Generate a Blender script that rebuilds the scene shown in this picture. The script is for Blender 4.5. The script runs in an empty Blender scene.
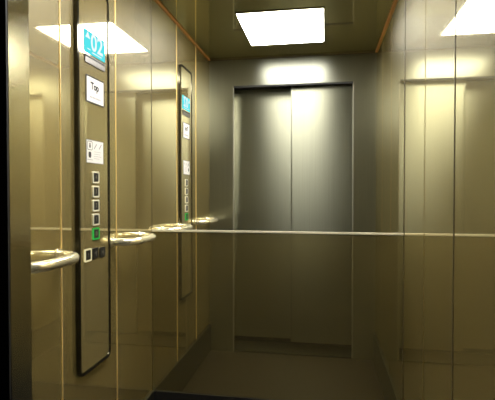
import bpy, bmesh, math
from mathutils import Vector

C = bpy.context.scene.collection
PI = math.pi

# ---- the lift car, in metres: +Y runs into the car, floor at z = 0
XL, XR = -0.897, 0.3785          # inner faces of the side walls
YF = 1.0447                      # front of the car (entrance)
YM = 2.2655                      # mirror plane; the reflected half beyond is built as geometry
YB = 3.4824                      # door wall, placed where the mirror shows it
ZC = 2.304                       # ceiling
ZS = 0.212                       # top of the baseboards
ZL = 1.068                       # top of the pane standing in for the lower mirror

# ------------------------------------------------------------------ materials
def new_mat(name):
    m = bpy.data.materials.new(name); m.use_nodes = True
    nt = m.node_tree; nt.nodes.clear()
    out = nt.nodes.new('ShaderNodeOutputMaterial')
    return m, nt, out

def polished(name, diff, gloss, rough, fac, streak=0.06, graze=0.0, dist='GGX', sheen=0.0, sheen_rough=.3, aniso=0.0):
    """sheet metal: a soft body colour under a polished coat, with fine vertical grain"""
    m, nt, out = new_mat(name)
    N, L = nt.nodes, nt.links
    tc = N.new('ShaderNodeTexCoord'); mp = N.new('ShaderNodeMapping')
    mp.inputs['Scale'].default_value = (60, 60, 0.6)
    nz = N.new('ShaderNodeTexNoise'); nz.inputs['Scale'].default_value = 3; nz.inputs['Detail'].default_value = 3
    L.new(tc.outputs['Object'], mp.inputs['Vector']); L.new(mp.outputs['Vector'], nz.inputs['Vector'])
    mr = N.new('ShaderNodeMapRange')
    mr.inputs['To Min'].default_value = 1 - streak; mr.inputs['To Max'].default_value = 1 + streak
    L.new(nz.outputs['Fac'], mr.inputs['Value'])
    def tint(c):
        mx = N.new('ShaderNodeVectorMath'); mx.operation = 'SCALE'
        mx.inputs[0].default_value = c; L.new(mr.outputs['Result'], mx.inputs['Scale'])
        return mx.outputs['Vector']
    d = N.new('ShaderNodeBsdfDiffuse'); L.new(tint(diff), d.inputs['Color'])
    g = N.new('ShaderNodeBsdfGlossy'); g.distribution = dist; L.new(tint(gloss), g.inputs['Color']); g.inputs['Roughness'].default_value = rough
    if aniso:                                   # horizontal brushing draws highlights out vertically
        tg = N.new('ShaderNodeCombineXYZ'); tg.inputs[0].default_value = 1
        g.inputs['Anisotropy'].default_value = aniso; L.new(tg.outputs[0], g.inputs['Tangent'])
    if sheen:                                   # a second, satin lobe
        g2 = N.new('ShaderNodeBsdfGlossy'); g2.distribution = 'BECKMANN'; L.new(tint([c ** .7 for c in gloss]), g2.inputs['Color'])
        g2.inputs['Roughness'].default_value = sheen_rough
        m2 = N.new('ShaderNodeMixShader'); m2.inputs['Fac'].default_value = sheen
        L.new(g.outputs['BSDF'], m2.inputs[1]); L.new(g2.outputs['BSDF'], m2.inputs[2]); g = m2
    mix = N.new('ShaderNodeMixShader'); mix.inputs['Fac'].default_value = fac
    if graze:                                   # metal mirrors more at a glancing angle
        lw = N.new('ShaderNodeLayerWeight'); lw.inputs['Blend'].default_value = .5
        pw = N.new('ShaderNodeMath'); pw.operation = 'POWER'; pw.inputs[1].default_value = 3
        ma = N.new('ShaderNodeMath'); ma.operation = 'MULTIPLY_ADD'; ma.use_clamp = True
        ma.inputs[1].default_value = graze; ma.inputs[2].default_value = fac
        L.new(lw.outputs['Facing'], pw.inputs[0]); L.new(pw.outputs[0], ma.inputs[0]); L.new(ma.outputs[0], mix.inputs['Fac'])
    L.new(d.outputs['BSDF'], mix.inputs[1]); L.new(g.outputs[0], mix.inputs[2])
    L.new(mix.outputs['Shader'], out.inputs['Surface'])
    return m

def principled(name, col, rough=0.5, metal=0.0):
    m, nt, out = new_mat(name)
    b = nt.nodes.new('ShaderNodeBsdfPrincipled')
    nz = nt.nodes.new('ShaderNodeTexNoise'); nz.inputs['Scale'].default_value = 40
    mr = nt.nodes.new('ShaderNodeMapRange')
    mr.inputs['To Min'].default_value = max(0, rough - .03); mr.inputs['To Max'].default_value = min(1, rough + .03)
    nt.links.new(nz.outputs['Fac'], mr.inputs['Value']); nt.links.new(mr.outputs['Result'], b.inputs['Roughness'])
    b.inputs['Base Color'].default_value = (*col, 1); b.inputs['Metallic'].default_value = metal
    nt.links.new(b.outputs['BSDF'], out.inputs['Surface'])
    return m

def emissive(name, col, s):
    m, nt, out = new_mat(name)
    e = nt.nodes.new('ShaderNodeEmission'); e.inputs['Color'].default_value = (*col, 1); e.inputs['Strength'].default_value = s
    nt.links.new(e.outputs['Emission'], out.inputs['Surface'])
    return m

def smoked(name, tint, diff, fac):  # tinted see-through mixed with a flat haze colour
    m, nt, out = new_mat(name)
    N, L = nt.nodes, nt.links
    t = N.new('ShaderNodeBsdfTransparent'); t.inputs['Color'].default_value = (*tint, 1)
    d = N.new('ShaderNodeBsdfDiffuse'); d.inputs['Color'].default_value = (*diff, 1)
    mix = N.new('ShaderNodeMixShader'); mix.inputs['Fac'].default_value = fac
    L.new(t.outputs['BSDF'], mix.inputs[1]); L.new(d.outputs['BSDF'], mix.inputs[2])
    L.new(mix.outputs['Shader'], out.inputs['Surface'])
    return m

M = dict(
    gold=polished('champagne_steel', (.33, .250, .090), (.96, .915, .71), .035, .58, .05, .5, sheen=.115, sheen_rough=.5),
    ceil=polished('olive_mirror_steel', (.19, .165, .07), (.60, .58, .38), .05, .58, .03),
    back=polished('brushed_steel', (.105, .10, .062), (.225, .23, .19), .29, .56, .10, 0, 'BECKMANN', aniso=.1),
    door=polished('brushed_door_steel', (.05, .05, .034), (.275, .275, .205), .40, .76, .10, 0, 'BECKMANN', aniso=.45),
    jamb=polished('jamb_steel', (.10, .092, .06), (.80, .78, .66), .22, .75, .05, .6, 'BECKMANN'),
    face=polished('faceplate_steel', (.33, .262, .115), (.88, .835, .64), .04, .52, .04, .5, sheen=.05, sheen_rough=.35),
    strip=principled('gold_strip', (.86, .66, .29), .35, .3),
    copper=principled('copper_trim', (.75, .40, .14), .4, .2),
    edge=principled('edge_steel', (.27, .26, .21), .35, .5),
    joint=principled('dark_joint', (.06, .046, .018), .6),  # plain dark brown joint colour
    pale_joint=principled('pale_joint', (.20, .165, .08), .5, .0),
    black=principled('black_paint', (.004, .004, .004), .7),
    base=principled('dark_baseboard', (.014, .0145, .010), .4),
    floor=principled('brown_floor', (.026, .019, .011), .45),
    frame=polished('black_chrome', (.012, .011, .008), (.60, .58, .50), .08, .16, .03),
    chrome=principled('brass_chrome', (.95, .88, .64), .22, .75),
    rail=principled('bright_rail', (.85, .80, .64), .35, .35),
    haze=smoked('hazed_bronze', (.95, .91, .74), (.115, .097, .048), .28),  # diffuse share paints the haze of the mirror's lower half
    lamp=emissive('lamp_diffuser', (1.0, .975, .90), 27.0),
    cyan=emissive('screen_cyan', (.10, .80, .86), 1.0),
    white_lit=emissive('screen_white', (.9, 1, 1), 1.0),
    green=emissive('green_ring', (.06, .75, .12), .5),
    lit_ring=emissive('lit_ring', (1, .9, .5), .7),
    card=principled('white_card', (.82, .80, .78), .5),
    ink=principled('dark_ink', (.03, .03, .035), .6),
    grey_ink=principled('grey_ink', (.32, .31, .34), .6),
    key=principled('black_key', (.015, .014, .012), .35),
    ring=principled('silver_ring', (.85, .82, .66), .35, .1),
    sym=principled('key_symbol', (.25, .235, .18), .5),
    tray=principled('dark_tray', (.02, .02, .02), .4),
    lip=principled('grey_lip', (.16, .15, .14), .3, .5),
)

# ------------------------------------------------------------------ mesh helpers
class MB:
    def __init__(self): self.bm = bmesh.new()
    def box(self, a, b, bevel=0):
        a, b = [min(p, q) for p, q in zip(a, b)], [max(p, q) for p, q in zip(a, b)]
        t = bmesh.new()
        v = [t.verts.new((x, y, z)) for x in (a[0], b[0]) for y in (a[1], b[1]) for z in (a[2], b[2])]
        for f in ((0,1,3,2),(4,6,7,5),(0,4,5,1),(2,3,7,6),(0,2,6,4),(1,5,7,3)): t.faces.new([v[i] for i in f])
        bmesh.ops.recalc_face_normals(t, faces=t.faces)
        if bevel: bmesh.ops.bevel(t, geom=t.edges[:], offset=bevel, segments=2, affect='EDGES')
        self._add(t); return self
    def _add(self, t):
        me = bpy.data.meshes.new('tmp'); t.to_mesh(me); t.free(); self.bm.from_mesh(me); bpy.data.meshes.remove(me)
    def plate(self, y0, y1, z0, z1, x0, x1, r, bevel=0, n=6):
        """rounded rectangle in the YZ plane, thick along X"""
        t = bmesh.new()
        vs = [t.verts.new((x0, y, z)) for y, z in rrect(y0, y1, z0, z1, r, n)]
        f = t.faces.new(vs)
        g = bmesh.ops.extrude_face_region(t, geom=[f])
        bmesh.ops.translate(t, vec=(x1 - x0, 0, 0), verts=[e for e in g['geom'] if isinstance(e, bmesh.types.BMVert)])
        bmesh.ops.recalc_face_normals(t, faces=t.faces)
        if bevel:
            es = [e for e in t.edges if all(abs(v.co.x - x1) < 1e-6 for v in e.verts)]
            bmesh.ops.bevel(t, geom=es, offset=bevel, segments=2, affect='EDGES')
        self._add(t); return self
    def ring(self, y0, y1, z0, z1, x0, x1, r, w, n=6):
        """hollow rounded frame in the YZ plane"""
        t = bmesh.new()
        o = rrect(y0, y1, z0, z1, r, n); i = rrect(y0 + w, y1 - w, z0 + w, z1 - w, max(r - w, .0005), n)
        k = len(o)
        V = {}
        for nm, pts in (('o', o), ('i', i)):
            for x in (x0, x1): V[nm, x] = [t.verts.new((x, y, z)) for y, z in pts]
        for q in range(k):
            p = (q + 1) % k
            t.faces.new((V['o', x1][q], V['o', x1][p], V['i', x1][p], V['i', x1][q]))
            t.faces.new((V['o', x0][q], V['i', x0][q], V['i', x0][p], V['o', x0][p]))
            t.faces.new((V['o', x0][q], V['o', x0][p], V['o', x1][p], V['o', x1][q]))
            t.faces.new((V['i', x0][q], V['i', x1][q], V['i', x1][p], V['i', x0][p]))
        bmesh.ops.recalc_face_normals(t, faces=t.faces)
        self._add(t); return self
    def tube(self, pts, r, n=16):
        t = bmesh.new(); rows = []
        pts = [Vector(p) for p in pts]
        for i, p in enumerate(pts):
            d = (pts[min(i + 1, len(pts) - 1)] - pts[max(i - 1, 0)]).normalized()
            u = Vector((0, 0, 1)); s = d.cross(u).normalized()
            rows.append([t.verts.new(p + r * (math.cos(2*PI*k/n) * s + math.sin(2*PI*k/n) * u)) for k in range(n)])
        for a, b in zip(rows, rows[1:]):
            for k in range(n): t.faces.new((a[k], a[(k+1) % n], b[(k+1) % n], b[k]))
        t.faces.new(rows[0][::-1]); t.faces.new(rows[-1])
        bmesh.ops.recalc_face_normals(t, faces=t.faces)
        for f in t.faces: f.smooth = len(f.verts) == 4
        self._add(t); return self
    def build(self, name, mat, parent=None, loc=None):
        me = bpy.data.meshes.new(name); self.bm.to_mesh(me); self.bm.free(); me.materials.append(mat)
        o = bpy.data.objects.new(name, me); C.objects.link(o)
        if parent: o.parent = parent
        if loc: o.location = loc
        return o

def rrect(y0, y1, z0, z1, r, n):
    pts = []
    for cy, cz, a in ((y1 - r, z1 - r, 0), (y0 + r, z1 - r, 90), (y0 + r, z0 + r, 180), (y1 - r, z0 + r, 270)):
        for k in range(n + 1):
            t = math.radians(a + 90 * k / n); pts.append((cy + r * math.cos(t), cz + r * math.sin(t)))
    return pts

def struct(o, label=None):
    o['kind'] = 'structure'
    if label: o['label'] = label
    return o

def tag(o, label, cat, group=None):
    o['label'] = label; o['category'] = cat
    if group: o['group'] = group
    return o

def empty(name, loc):
    o = bpy.data.objects.new(name, None); C.objects.link(o); o.location = loc; o.empty_display_size = .05
    return o

def text(name, body, size, y, z, x, mat, parent, align='CENTER', sy=1.0, bold=0.0):
    """lettering lying on the YZ plane and read from +X (its left is at low y)"""
    cu = bpy.data.curves.new('t', 'FONT'); cu.body = body; cu.size = size; cu.align_x = align; cu.align_y = 'CENTER'
    cu.extrude = .0003; cu.offset = bold; cu.resolution_u = 3
    to = bpy.data.objects.new('t', cu); C.objects.link(to)
    dg = bpy.context.evaluated_depsgraph_get()
    me = bpy.data.meshes.new_from_object(to.evaluated_get(dg))
    bpy.data.objects.remove(to); bpy.data.curves.remove(cu)
    for v in me.vertices:
        a, b, c = v.co
        v.co = (x + c, y + a * sy, z + b)
    me.name = name; me.materials.clear(); me.materials.append(mat)
    o = bpy.data.objects.new(name, me); C.objects.link(o); o.parent = parent
    return o

# ------------------------------------------------------------------ the car shell, carried past the mirror plane as its reflected half
T = .05
struct(MB().box((XL, YF, -.06), (XR, YB, 0)).build('floor', M['floor']), 'dark brown floor of the lift car')
struct(MB().box((XL, YF, ZC), (XR, YB, ZC + .06)).build('ceiling', M['ceil']), 'polished olive metal ceiling of the lift car')
struct(MB().box((XL - T, YF, 0), (XL, YB, ZC)).build('wall_left', M['gold']), 'polished champagne gold left wall')
struct(MB().box((XR, YF, 0), (XR + T, YB, ZC)).build('wall_right', M['gold']), 'polished champagne gold right wall')

# reflected door wall built as geometry: an opening X0..X1 up to ZD
X0, X1, ZD = -.706, .213, 2.088
w = MB()
w.box((XL, YB, 0), (X0, YB + .03, ZC)); w.box((X1, YB, 0), (XR, YB + .03, ZC)); w.box((X0, YB, ZD), (X1, YB + .03, ZC))
struct(w.build('wall_back', M['back']), 'brushed steel wall around the closed lift doors')
# slim polished frame round the opening, lining its depth
fr = MB()
fr.box((X0 - .003, YB - .004, 0), (X0 + .006, YB + .012, ZD + .002), .0015)
fr.box((X1 - .005, YB - .004, 0), (X1 + .004, YB + .012, ZD + .002), .0015)
struct(fr.build('trim_1', M['edge']), 'slim steel upright edges of the door opening')
ln = MB()
ln.box((X0 - .03, YB + .03, 0), (X0, YB + .24, ZD)); ln.box((X1, YB + .03, 0), (X1 + .03, YB + .24, ZD))
struct(ln.build('trim_2', M['jamb']), 'steel lining of the door opening')
struct(MB().box((X0 - .03, YB + .002, ZD), (X1 + .03, YB + .24, ZD + .03)).box((X0, YB - .003, ZD - .012), (X1, YB + .002, ZD + .002))
       .build('trim_3', M['black']), 'black head of the door opening')
XMID = -.254
d1 = MB().box((X0, YB + .135, .085), (XMID + .05, YB + .165, ZD), .002).build('door_1', M['door'])
struct(d1, 'left brushed steel door panel, set further back')
d2 = MB().box((XMID, YB + .055, .085), (X1, YB + .085, ZD), .003).build('door_2', M['door'])
e2 = MB().box((XMID - .002, YB + .053, .085), (XMID + .005, YB + .056, ZD)).build('edge_strip', M['back'], d2)
struct(d2, 'right brushed steel door panel, in front of the other')
struct(MB().box((X0, YB + .0, -.06), (X1, YB + .24, .012)).build('trim_4', M['base']), 'dark door sill')
struct(MB().box((X0 - .03, YB + .24, 0), (X1 + .03, YB + .26, ZD + .03)).build('wall_shaft', M['black']), 'black shaft wall behind the doors')
# edge trims and joints
n = 5
def trim(bm, mat, label):
    global n
    o = struct(bm.build('trim_%d' % n, M[mat]), label); n += 1
    return o
trim(MB().box((XL, YF, ZC - .010), (XL + .010, YB, ZC), .002), 'copper', 'copper coloured trim between left wall and ceiling')
trim(MB().box((XR - .010, YF, ZC - .010), (XR, YB, ZC), .002), 'copper', 'copper coloured trim between right wall and ceiling')
trim(MB().box((XL, YB - .006, ZC - .012), (XR, YB, ZC)), 'joint', 'dark gap between door wall and ceiling')
for y, lab in ((1.431, 'gold upright strip on the left wall before the near control panel'), (1.852, 'gold upright strip on the left wall past the near control panel'),
               (2*YM - 1.852, 'reflected gold upright strip, built as geometry before the reflected control panel'), (2*YM - 1.431, 'reflected gold upright strip, built as geometry past the reflected control panel')):  # last pair are the mirror's reflected strips, built as geometry
    trim(MB().box((XL - .002, y - .0028, ZS), (XL + .0025, y + .0028, ZC - .011), .001), 'strip', lab)
for y, mt, wd in ((1.419, 'joint', .003), (1.824, 'gold', .0022), (2*YM - 1.824, 'gold', .0022), (2*YM - 1.419, 'gold', .0022)):  # joints past the mirror plane are reflections built as geometry
    trim(MB().box((XR - .0015, y - wd, ZS), (XR + .002, y + wd, ZC - .011)), mt, 'upright joint in the right wall')
trim(MB().box((XL - .002, YM - .003, ZS), (XL + .0015, YM + .003, ZC - .011)), 'joint', 'fine upright joint in the left wall at the mirror plane')
trim(MB().box((XR - .002, YM - .006, ZS), (XR + .002, YM + .006, ZC - .011)), 'joint', 'dark upright joint in the right wall at the mirror plane')
# baseboards
struct(MB().box((XL, YF, 0), (XL + .012, YB, ZS), .002).build('baseboard_left', M['base']), 'dark baseboard along the left wall')
struct(MB().box((XR - .012, YF, 0), (XR, YB, ZS), .002).build('baseboard_right', M['base']), 'dark baseboard along the right wall')
# entrance: black landing wall with the doorway, and the steel jamb
XJ = -.80
wf = MB()
wf.box((-2.2, YF - .006, 0), (XJ, YF, 2.7)); wf.box((-2.2, YF, 0), (XL - T, YF + .10, 2.7))
wf.box((XR + .003, YF - .006, 0), (1.6, YF, 2.7)); wf.box((XR + T, YF, 0), (1.6, YF + .10, 2.7)); wf.box((XJ, YF - .10, 2.16), (XR + .003, YF, 2.7))
struct(wf.build('wall_front', M['black']), 'black landing wall around the entrance')
struct(MB().box((XL, YF, 0), (XJ, 1.133, ZC), .003).build('trim_%d' % n, M['jamb']), 'brushed steel entrance jamb at the left edge'); n += 1

# ------------------------------------------------------------------ pane added in place of the mirror's lower half
pn = empty('lower_mirror_stand_in', (0, YM, 0))  # added pane; the mirror's lower half belongs here
tag(pn, 'hazed bronze pane standing in for the lower half of the rear mirror under a thin bright rail', 'panel')
MB().box((XL + .001, -.004, ZS), (XR - .001, .004, ZL - .012)).build('hazed_pane', M['haze'], pn)
tr = MB().box((XL + .001, -.007, ZL - .011), (XR - .001, .007, ZL), .002).build('top_rail', M['rail'], pn); tr['label'] = 'thin bright rail along the top edge'
b = MB().box((XL + .013, -.010, 0), (XR - .013, .010, ZS), .001).build('base_strip', M['black'], pn); b['label'] = 'black base strip'

# ------------------------------------------------------------------ ceiling lights
def ceiling_light(y0, y1, label):
    x0, x1 = -.508, -.007
    o = empty('ceiling_light', ((x0 + x1) / 2, (y0 + y1) / 2, ZC))
    tag(o, label, 'light')
    hx, hy = (x1 - x0) / 2, (y1 - y0) / 2
    MB().box((-hx, -hy, -.008), (hx, hy, -.001), .002).build('diffuser', M['lamp'], o)
    f = MB()
    for s in (-1, 1):
        f.box((s*hx, -hy - .005, -.006), (s*(hx + .005), hy + .005, 0)); f.box((-hx, s*hy, -.006), (hx, s*(hy + .005), 0))
    f.build('frame', M['ceil'], o)
    return o
ceiling_light(2.600, 3.170, 'mirror image of the square white ceiling light, built as a lit panel in front of the closed doors')  # reflection of the overhead light, built as a lit panel
ceiling_light(2*YM - 3.170, 2*YM - 2.600, 'square white ceiling light panel nearest the entrance, overhead')

# ------------------------------------------------------------------ control panels
def control_panel(side, label, yc):
    """x is out of the wall, y along it (low y = nearest the entrance), z up from the plate's bottom"""
    Z0 = .562
    o = empty('control_panel', (XL, yc, 1.27 + (Z0 - 1.27)*.977)); tag(o, label, 'control panel', 'lift control panels')
    o.scale = (.977, .977*side, .977)
    Y = lambda y: y - 1.653
    Zz = lambda z: z - Z0
    D = .015
    fr = MB().ring(Y(1.545), Y(1.797), Zz(.562), Zz(2.085), .0005, D, .030, .0125).build('frame', M['frame'], o); fr['label'] = 'black chrome rounded frame'
    MB().plate(Y(1.556), Y(1.786), Zz(.573), Zz(2.074), .0005, D - .003, .024).build('faceplate', M['face'], o)
    F = D - .003
    # screen
    s = MB().box((F - .001, Y(1.597), Zz(1.806)), (F + .003, Y(1.759), Zz(1.893)), .001).build('display_screen', M['cyan'], o); s['label'] = 'lit cyan floor display reading 02'
    text('floor_number', '02', .094, Y(1.691), Zz(1.853), F + .0034, M['white_lit'], s, sy=1.05, bold=.0016)
    a = MB(); t = a.bm
    v = [t.verts.new((F + .0036, Y(y), Zz(z))) for y, z in ((1.601, 1.862), (1.637, 1.862), (1.619, 1.888))]; t.faces.new(v)
    a.build('arrow', M['white_lit'], s)
    MB().box((F + .003, Y(1.744), Zz(1.872)), (F + .0036, Y(1.749), Zz(1.885))).build('tick_mark', M['white_lit'], s)
    MB().box((F + .003, Y(1.652), Zz(1.813)), (F + .0036, Y(1.728), Zz(1.817))).box((F + .003, Y(1.615), Zz(1.820)), (F + .0036, Y(1.640), Zz(1.823))).build('caption_line', M['white_lit'], s)
    l = MB().box((F - .001, Y(1.598), Zz(1.790)), (F + .006, Y(1.757), Zz(1.797)), .001).build('display_ledge', M['tray'], o); l['label'] = 'black ledge under the display'
    lp = MB().box((F - .001, Y(1.598), Zz(1.766)), (F + .004, Y(1.757), Zz(1.789)), .001).build('ledge_lip', M['lip'], o); lp['label'] = 'grey lip under the ledge'
    # notices
    c = MB().box((F - .001, Y(1.608), Zz(1.619)), (F + .0015, Y(1.748), Zz(1.719))).build('notice_card', M['card'], o); c['label'] = 'white notice with dark lettering Top'
    MB().ring(Y(1.606), Y(1.750), Zz(1.617), Zz(1.721), F, F + .003, .002, .004, 2).build('card_border', M['ink'], c)
    text('lettering', 'Top', .039, Y(1.674), Zz(1.684), F + .0018, M['ink'], c, bold=.0018)
    sl = MB()
    for k in range(8): sl.box((F + .0014, Y(1.636 + k*.011), Zz(1.636)), (F + .002, Y(1.643 + k*.011), Zz(1.644)))
    sl.build('small_print', M['grey_ink'], c)
    c = MB().box((F - .001, Y(1.608), Zz(1.382)), (F + .0015, Y(1.740), Zz(1.470))).build('notice_card', M['card'], o); c['label'] = 'white notice with small pictograms'
    MB().ring(Y(1.6065), Y(1.7415), Zz(1.3805), Zz(1.4715), F, F + .002, .002, .002, 2).build('card_border', M['grey_ink'], c)
    p = MB()
    p.ring(Y(1.614), Y(1.652), Zz(1.431), Zz(1.466), F + .0014, F + .002, .006, .002)
    p.plate(Y(1.629), Y(1.637), Zz(1.451), Zz(1.459), F + .0014, F + .002, .0035); p.box((F + .0014, Y(1.628), Zz(1.440)), (F + .002, Y(1.638), Zz(1.451)))
    p.plate(Y(1.622), Y(1.642), Zz(1.404), Zz(1.424), F + .0014, F + .002, .005); p.box((F + .0014, Y(1.624), Zz(1.401)), (F + .002, Y(1.640), Zz(1.405)))
    p.build('pictogram', M['ink'], c)
    q = MB()
    for y, z in ((1.673, 1.447), (1.713, 1.449)):
        for k in range(5): q.box((F + .0014, Y(y - .008 + k*.004), Zz(z - .010 + k*.004)), (F + .002, Y(y - .003 + k*.004), Zz(z - .004 + k*.004)))
    for k, w_ in enumerate((.058, .050, .060, .044)): q.box((F + .0014, Y(1.664), Zz(1.426 - k*.009)), (F + .002, Y(1.664 + w_), Zz(1.4272 - k*.009)))
    q.box((F + .0014, Y(1.614), Zz(1.392)), (F + .002, Y(1.655), Zz(1.394))).build('small_print', M['grey_ink'], c)
    # floor buttons
    def button(y, z, w, h, ring, sym, lab=None, key_up=.004):
        k = MB().plate(Y(y - w/2), Y(y + w/2), Zz(z - h/2), Zz(z + h/2), F - .001, F + key_up, .003, .0006, 3).build('button', M['key'], o)
        if lab: k['label'] = lab
        if ring: MB().ring(Y(y - w/2 - .007), Y(y + w/2 + .007), Zz(z - h/2 - .007), Zz(z + h/2 + .007), F - .0005, F + .0045, .006, .0055, 3).build('button_ring', M[ring], k)
        text('symbol', sym, .024, Y(y), Zz(z), F + key_up + .0004, M['sym'], k)
    for sym, z in (('4', 1.325), ('3', 1.268), ('2', 1.212), ('1', 1.156)): button(1.676, z, .036, .033, 'ring', sym)
    button(1.676, 1.099, .036, .033, 'green', '0', 'black button with a lit green ring')
    button(1.612, 1.021, .036, .036, 'lit_ring', '!', 'black button with a lit pale ring')
    button(1.669, 1.021, .045, .042, None, '<|'); button(1.727, 1.018, .045, .042, None, '>|')
    # two small fixing dots at the top of the plate
    MB().plate(Y(1.687), Y(1.691), Zz(1.949), Zz(1.953), F - .0005, F + .001, .0019).build('screw', M['ink'], o)
    return o
control_panel(1, 'tall gold control panel in black frame, large at left, nearest the entrance', 1.626)
control_panel(-1, 'mirror image of the control panel, built as a smaller looking copy beside the closed doors', 2.858)  # reflected panel, modelled as a flipped copy

# ------------------------------------------------------------------ handrails
def handrail(y0, y1, label):
    p, r, z = .095, .0175, 1.050
    o = empty('handrail', (XL, (y0 + y1)/2, z)); tag(o, label, 'handrail', 'handrails on the left wall')
    h = (y1 - y0)/2
    R = .088
    pts = [(.001, -h, 0)] + [(p - R + R*math.sin(t), -h + R - R*math.cos(t), 0) for t in [PI/2*k/8 for k in range(9)]]
    pts += [(x, -y, 0) for x, y, _ in reversed(pts)]
    MB().tube(pts, r).build('rail', M['chrome'], o)
    for s in (-1, 1):
        MB().tube([(.0005, s*h, 0), (.005, s*h, 0)], r + .006, 20).build('wall_flange', M['chrome'], o)
    return o
handrail(1.136, 1.415, 'bright handrail between the entrance jamb and the near control panel')
handrail(1.815, 2.105, 'bright handrail just past the near control panel, before the mirror plane')
handrail(2*YM - 2.105, 2*YM - 1.815, 'mirror image of a bright handrail, built beyond the mirror plane before the reflected control panel')  # reflected rail, modelled as a solid copy
handrail(2*YM - 1.450, 2*YM - 1.136, 'mirror image of a bright handrail, built between the reflected control panel and the closed doors')  # also a reflected rail built as geometry

# ------------------------------------------------------------------ camera, world, view
w = bpy.data.worlds.new('World'); bpy.context.scene.world = w; w.use_nodes = True
w.node_tree.nodes['Background'].inputs['Color'].default_value = (.02, .018, .012, 1)
w.node_tree.nodes['Background'].inputs['Strength'].default_value = .3
cam = bpy.data.cameras.new('camera'); co = bpy.data.objects.new('camera', cam); C.objects.link(co)
co.location = (0, 0, 1.27); co.rotation_euler = (PI/2 - .0197, 0, .1682)
cam.sensor_width = 36; cam.lens = 452.02 / 495 * 36; cam.clip_start = .02
sc = bpy.context.scene; sc.camera = co
sc.view_settings.view_transform = 'Standard'; sc.view_settings.look = 'None'
sc.view_settings.exposure = 0; sc.view_settings.gamma = 1
sc.cycles.max_bounces = 16; sc.cycles.glossy_bounces = 10; sc.cycles.diffuse_bounces = 6; sc.cycles.transparent_max_bounces = 16
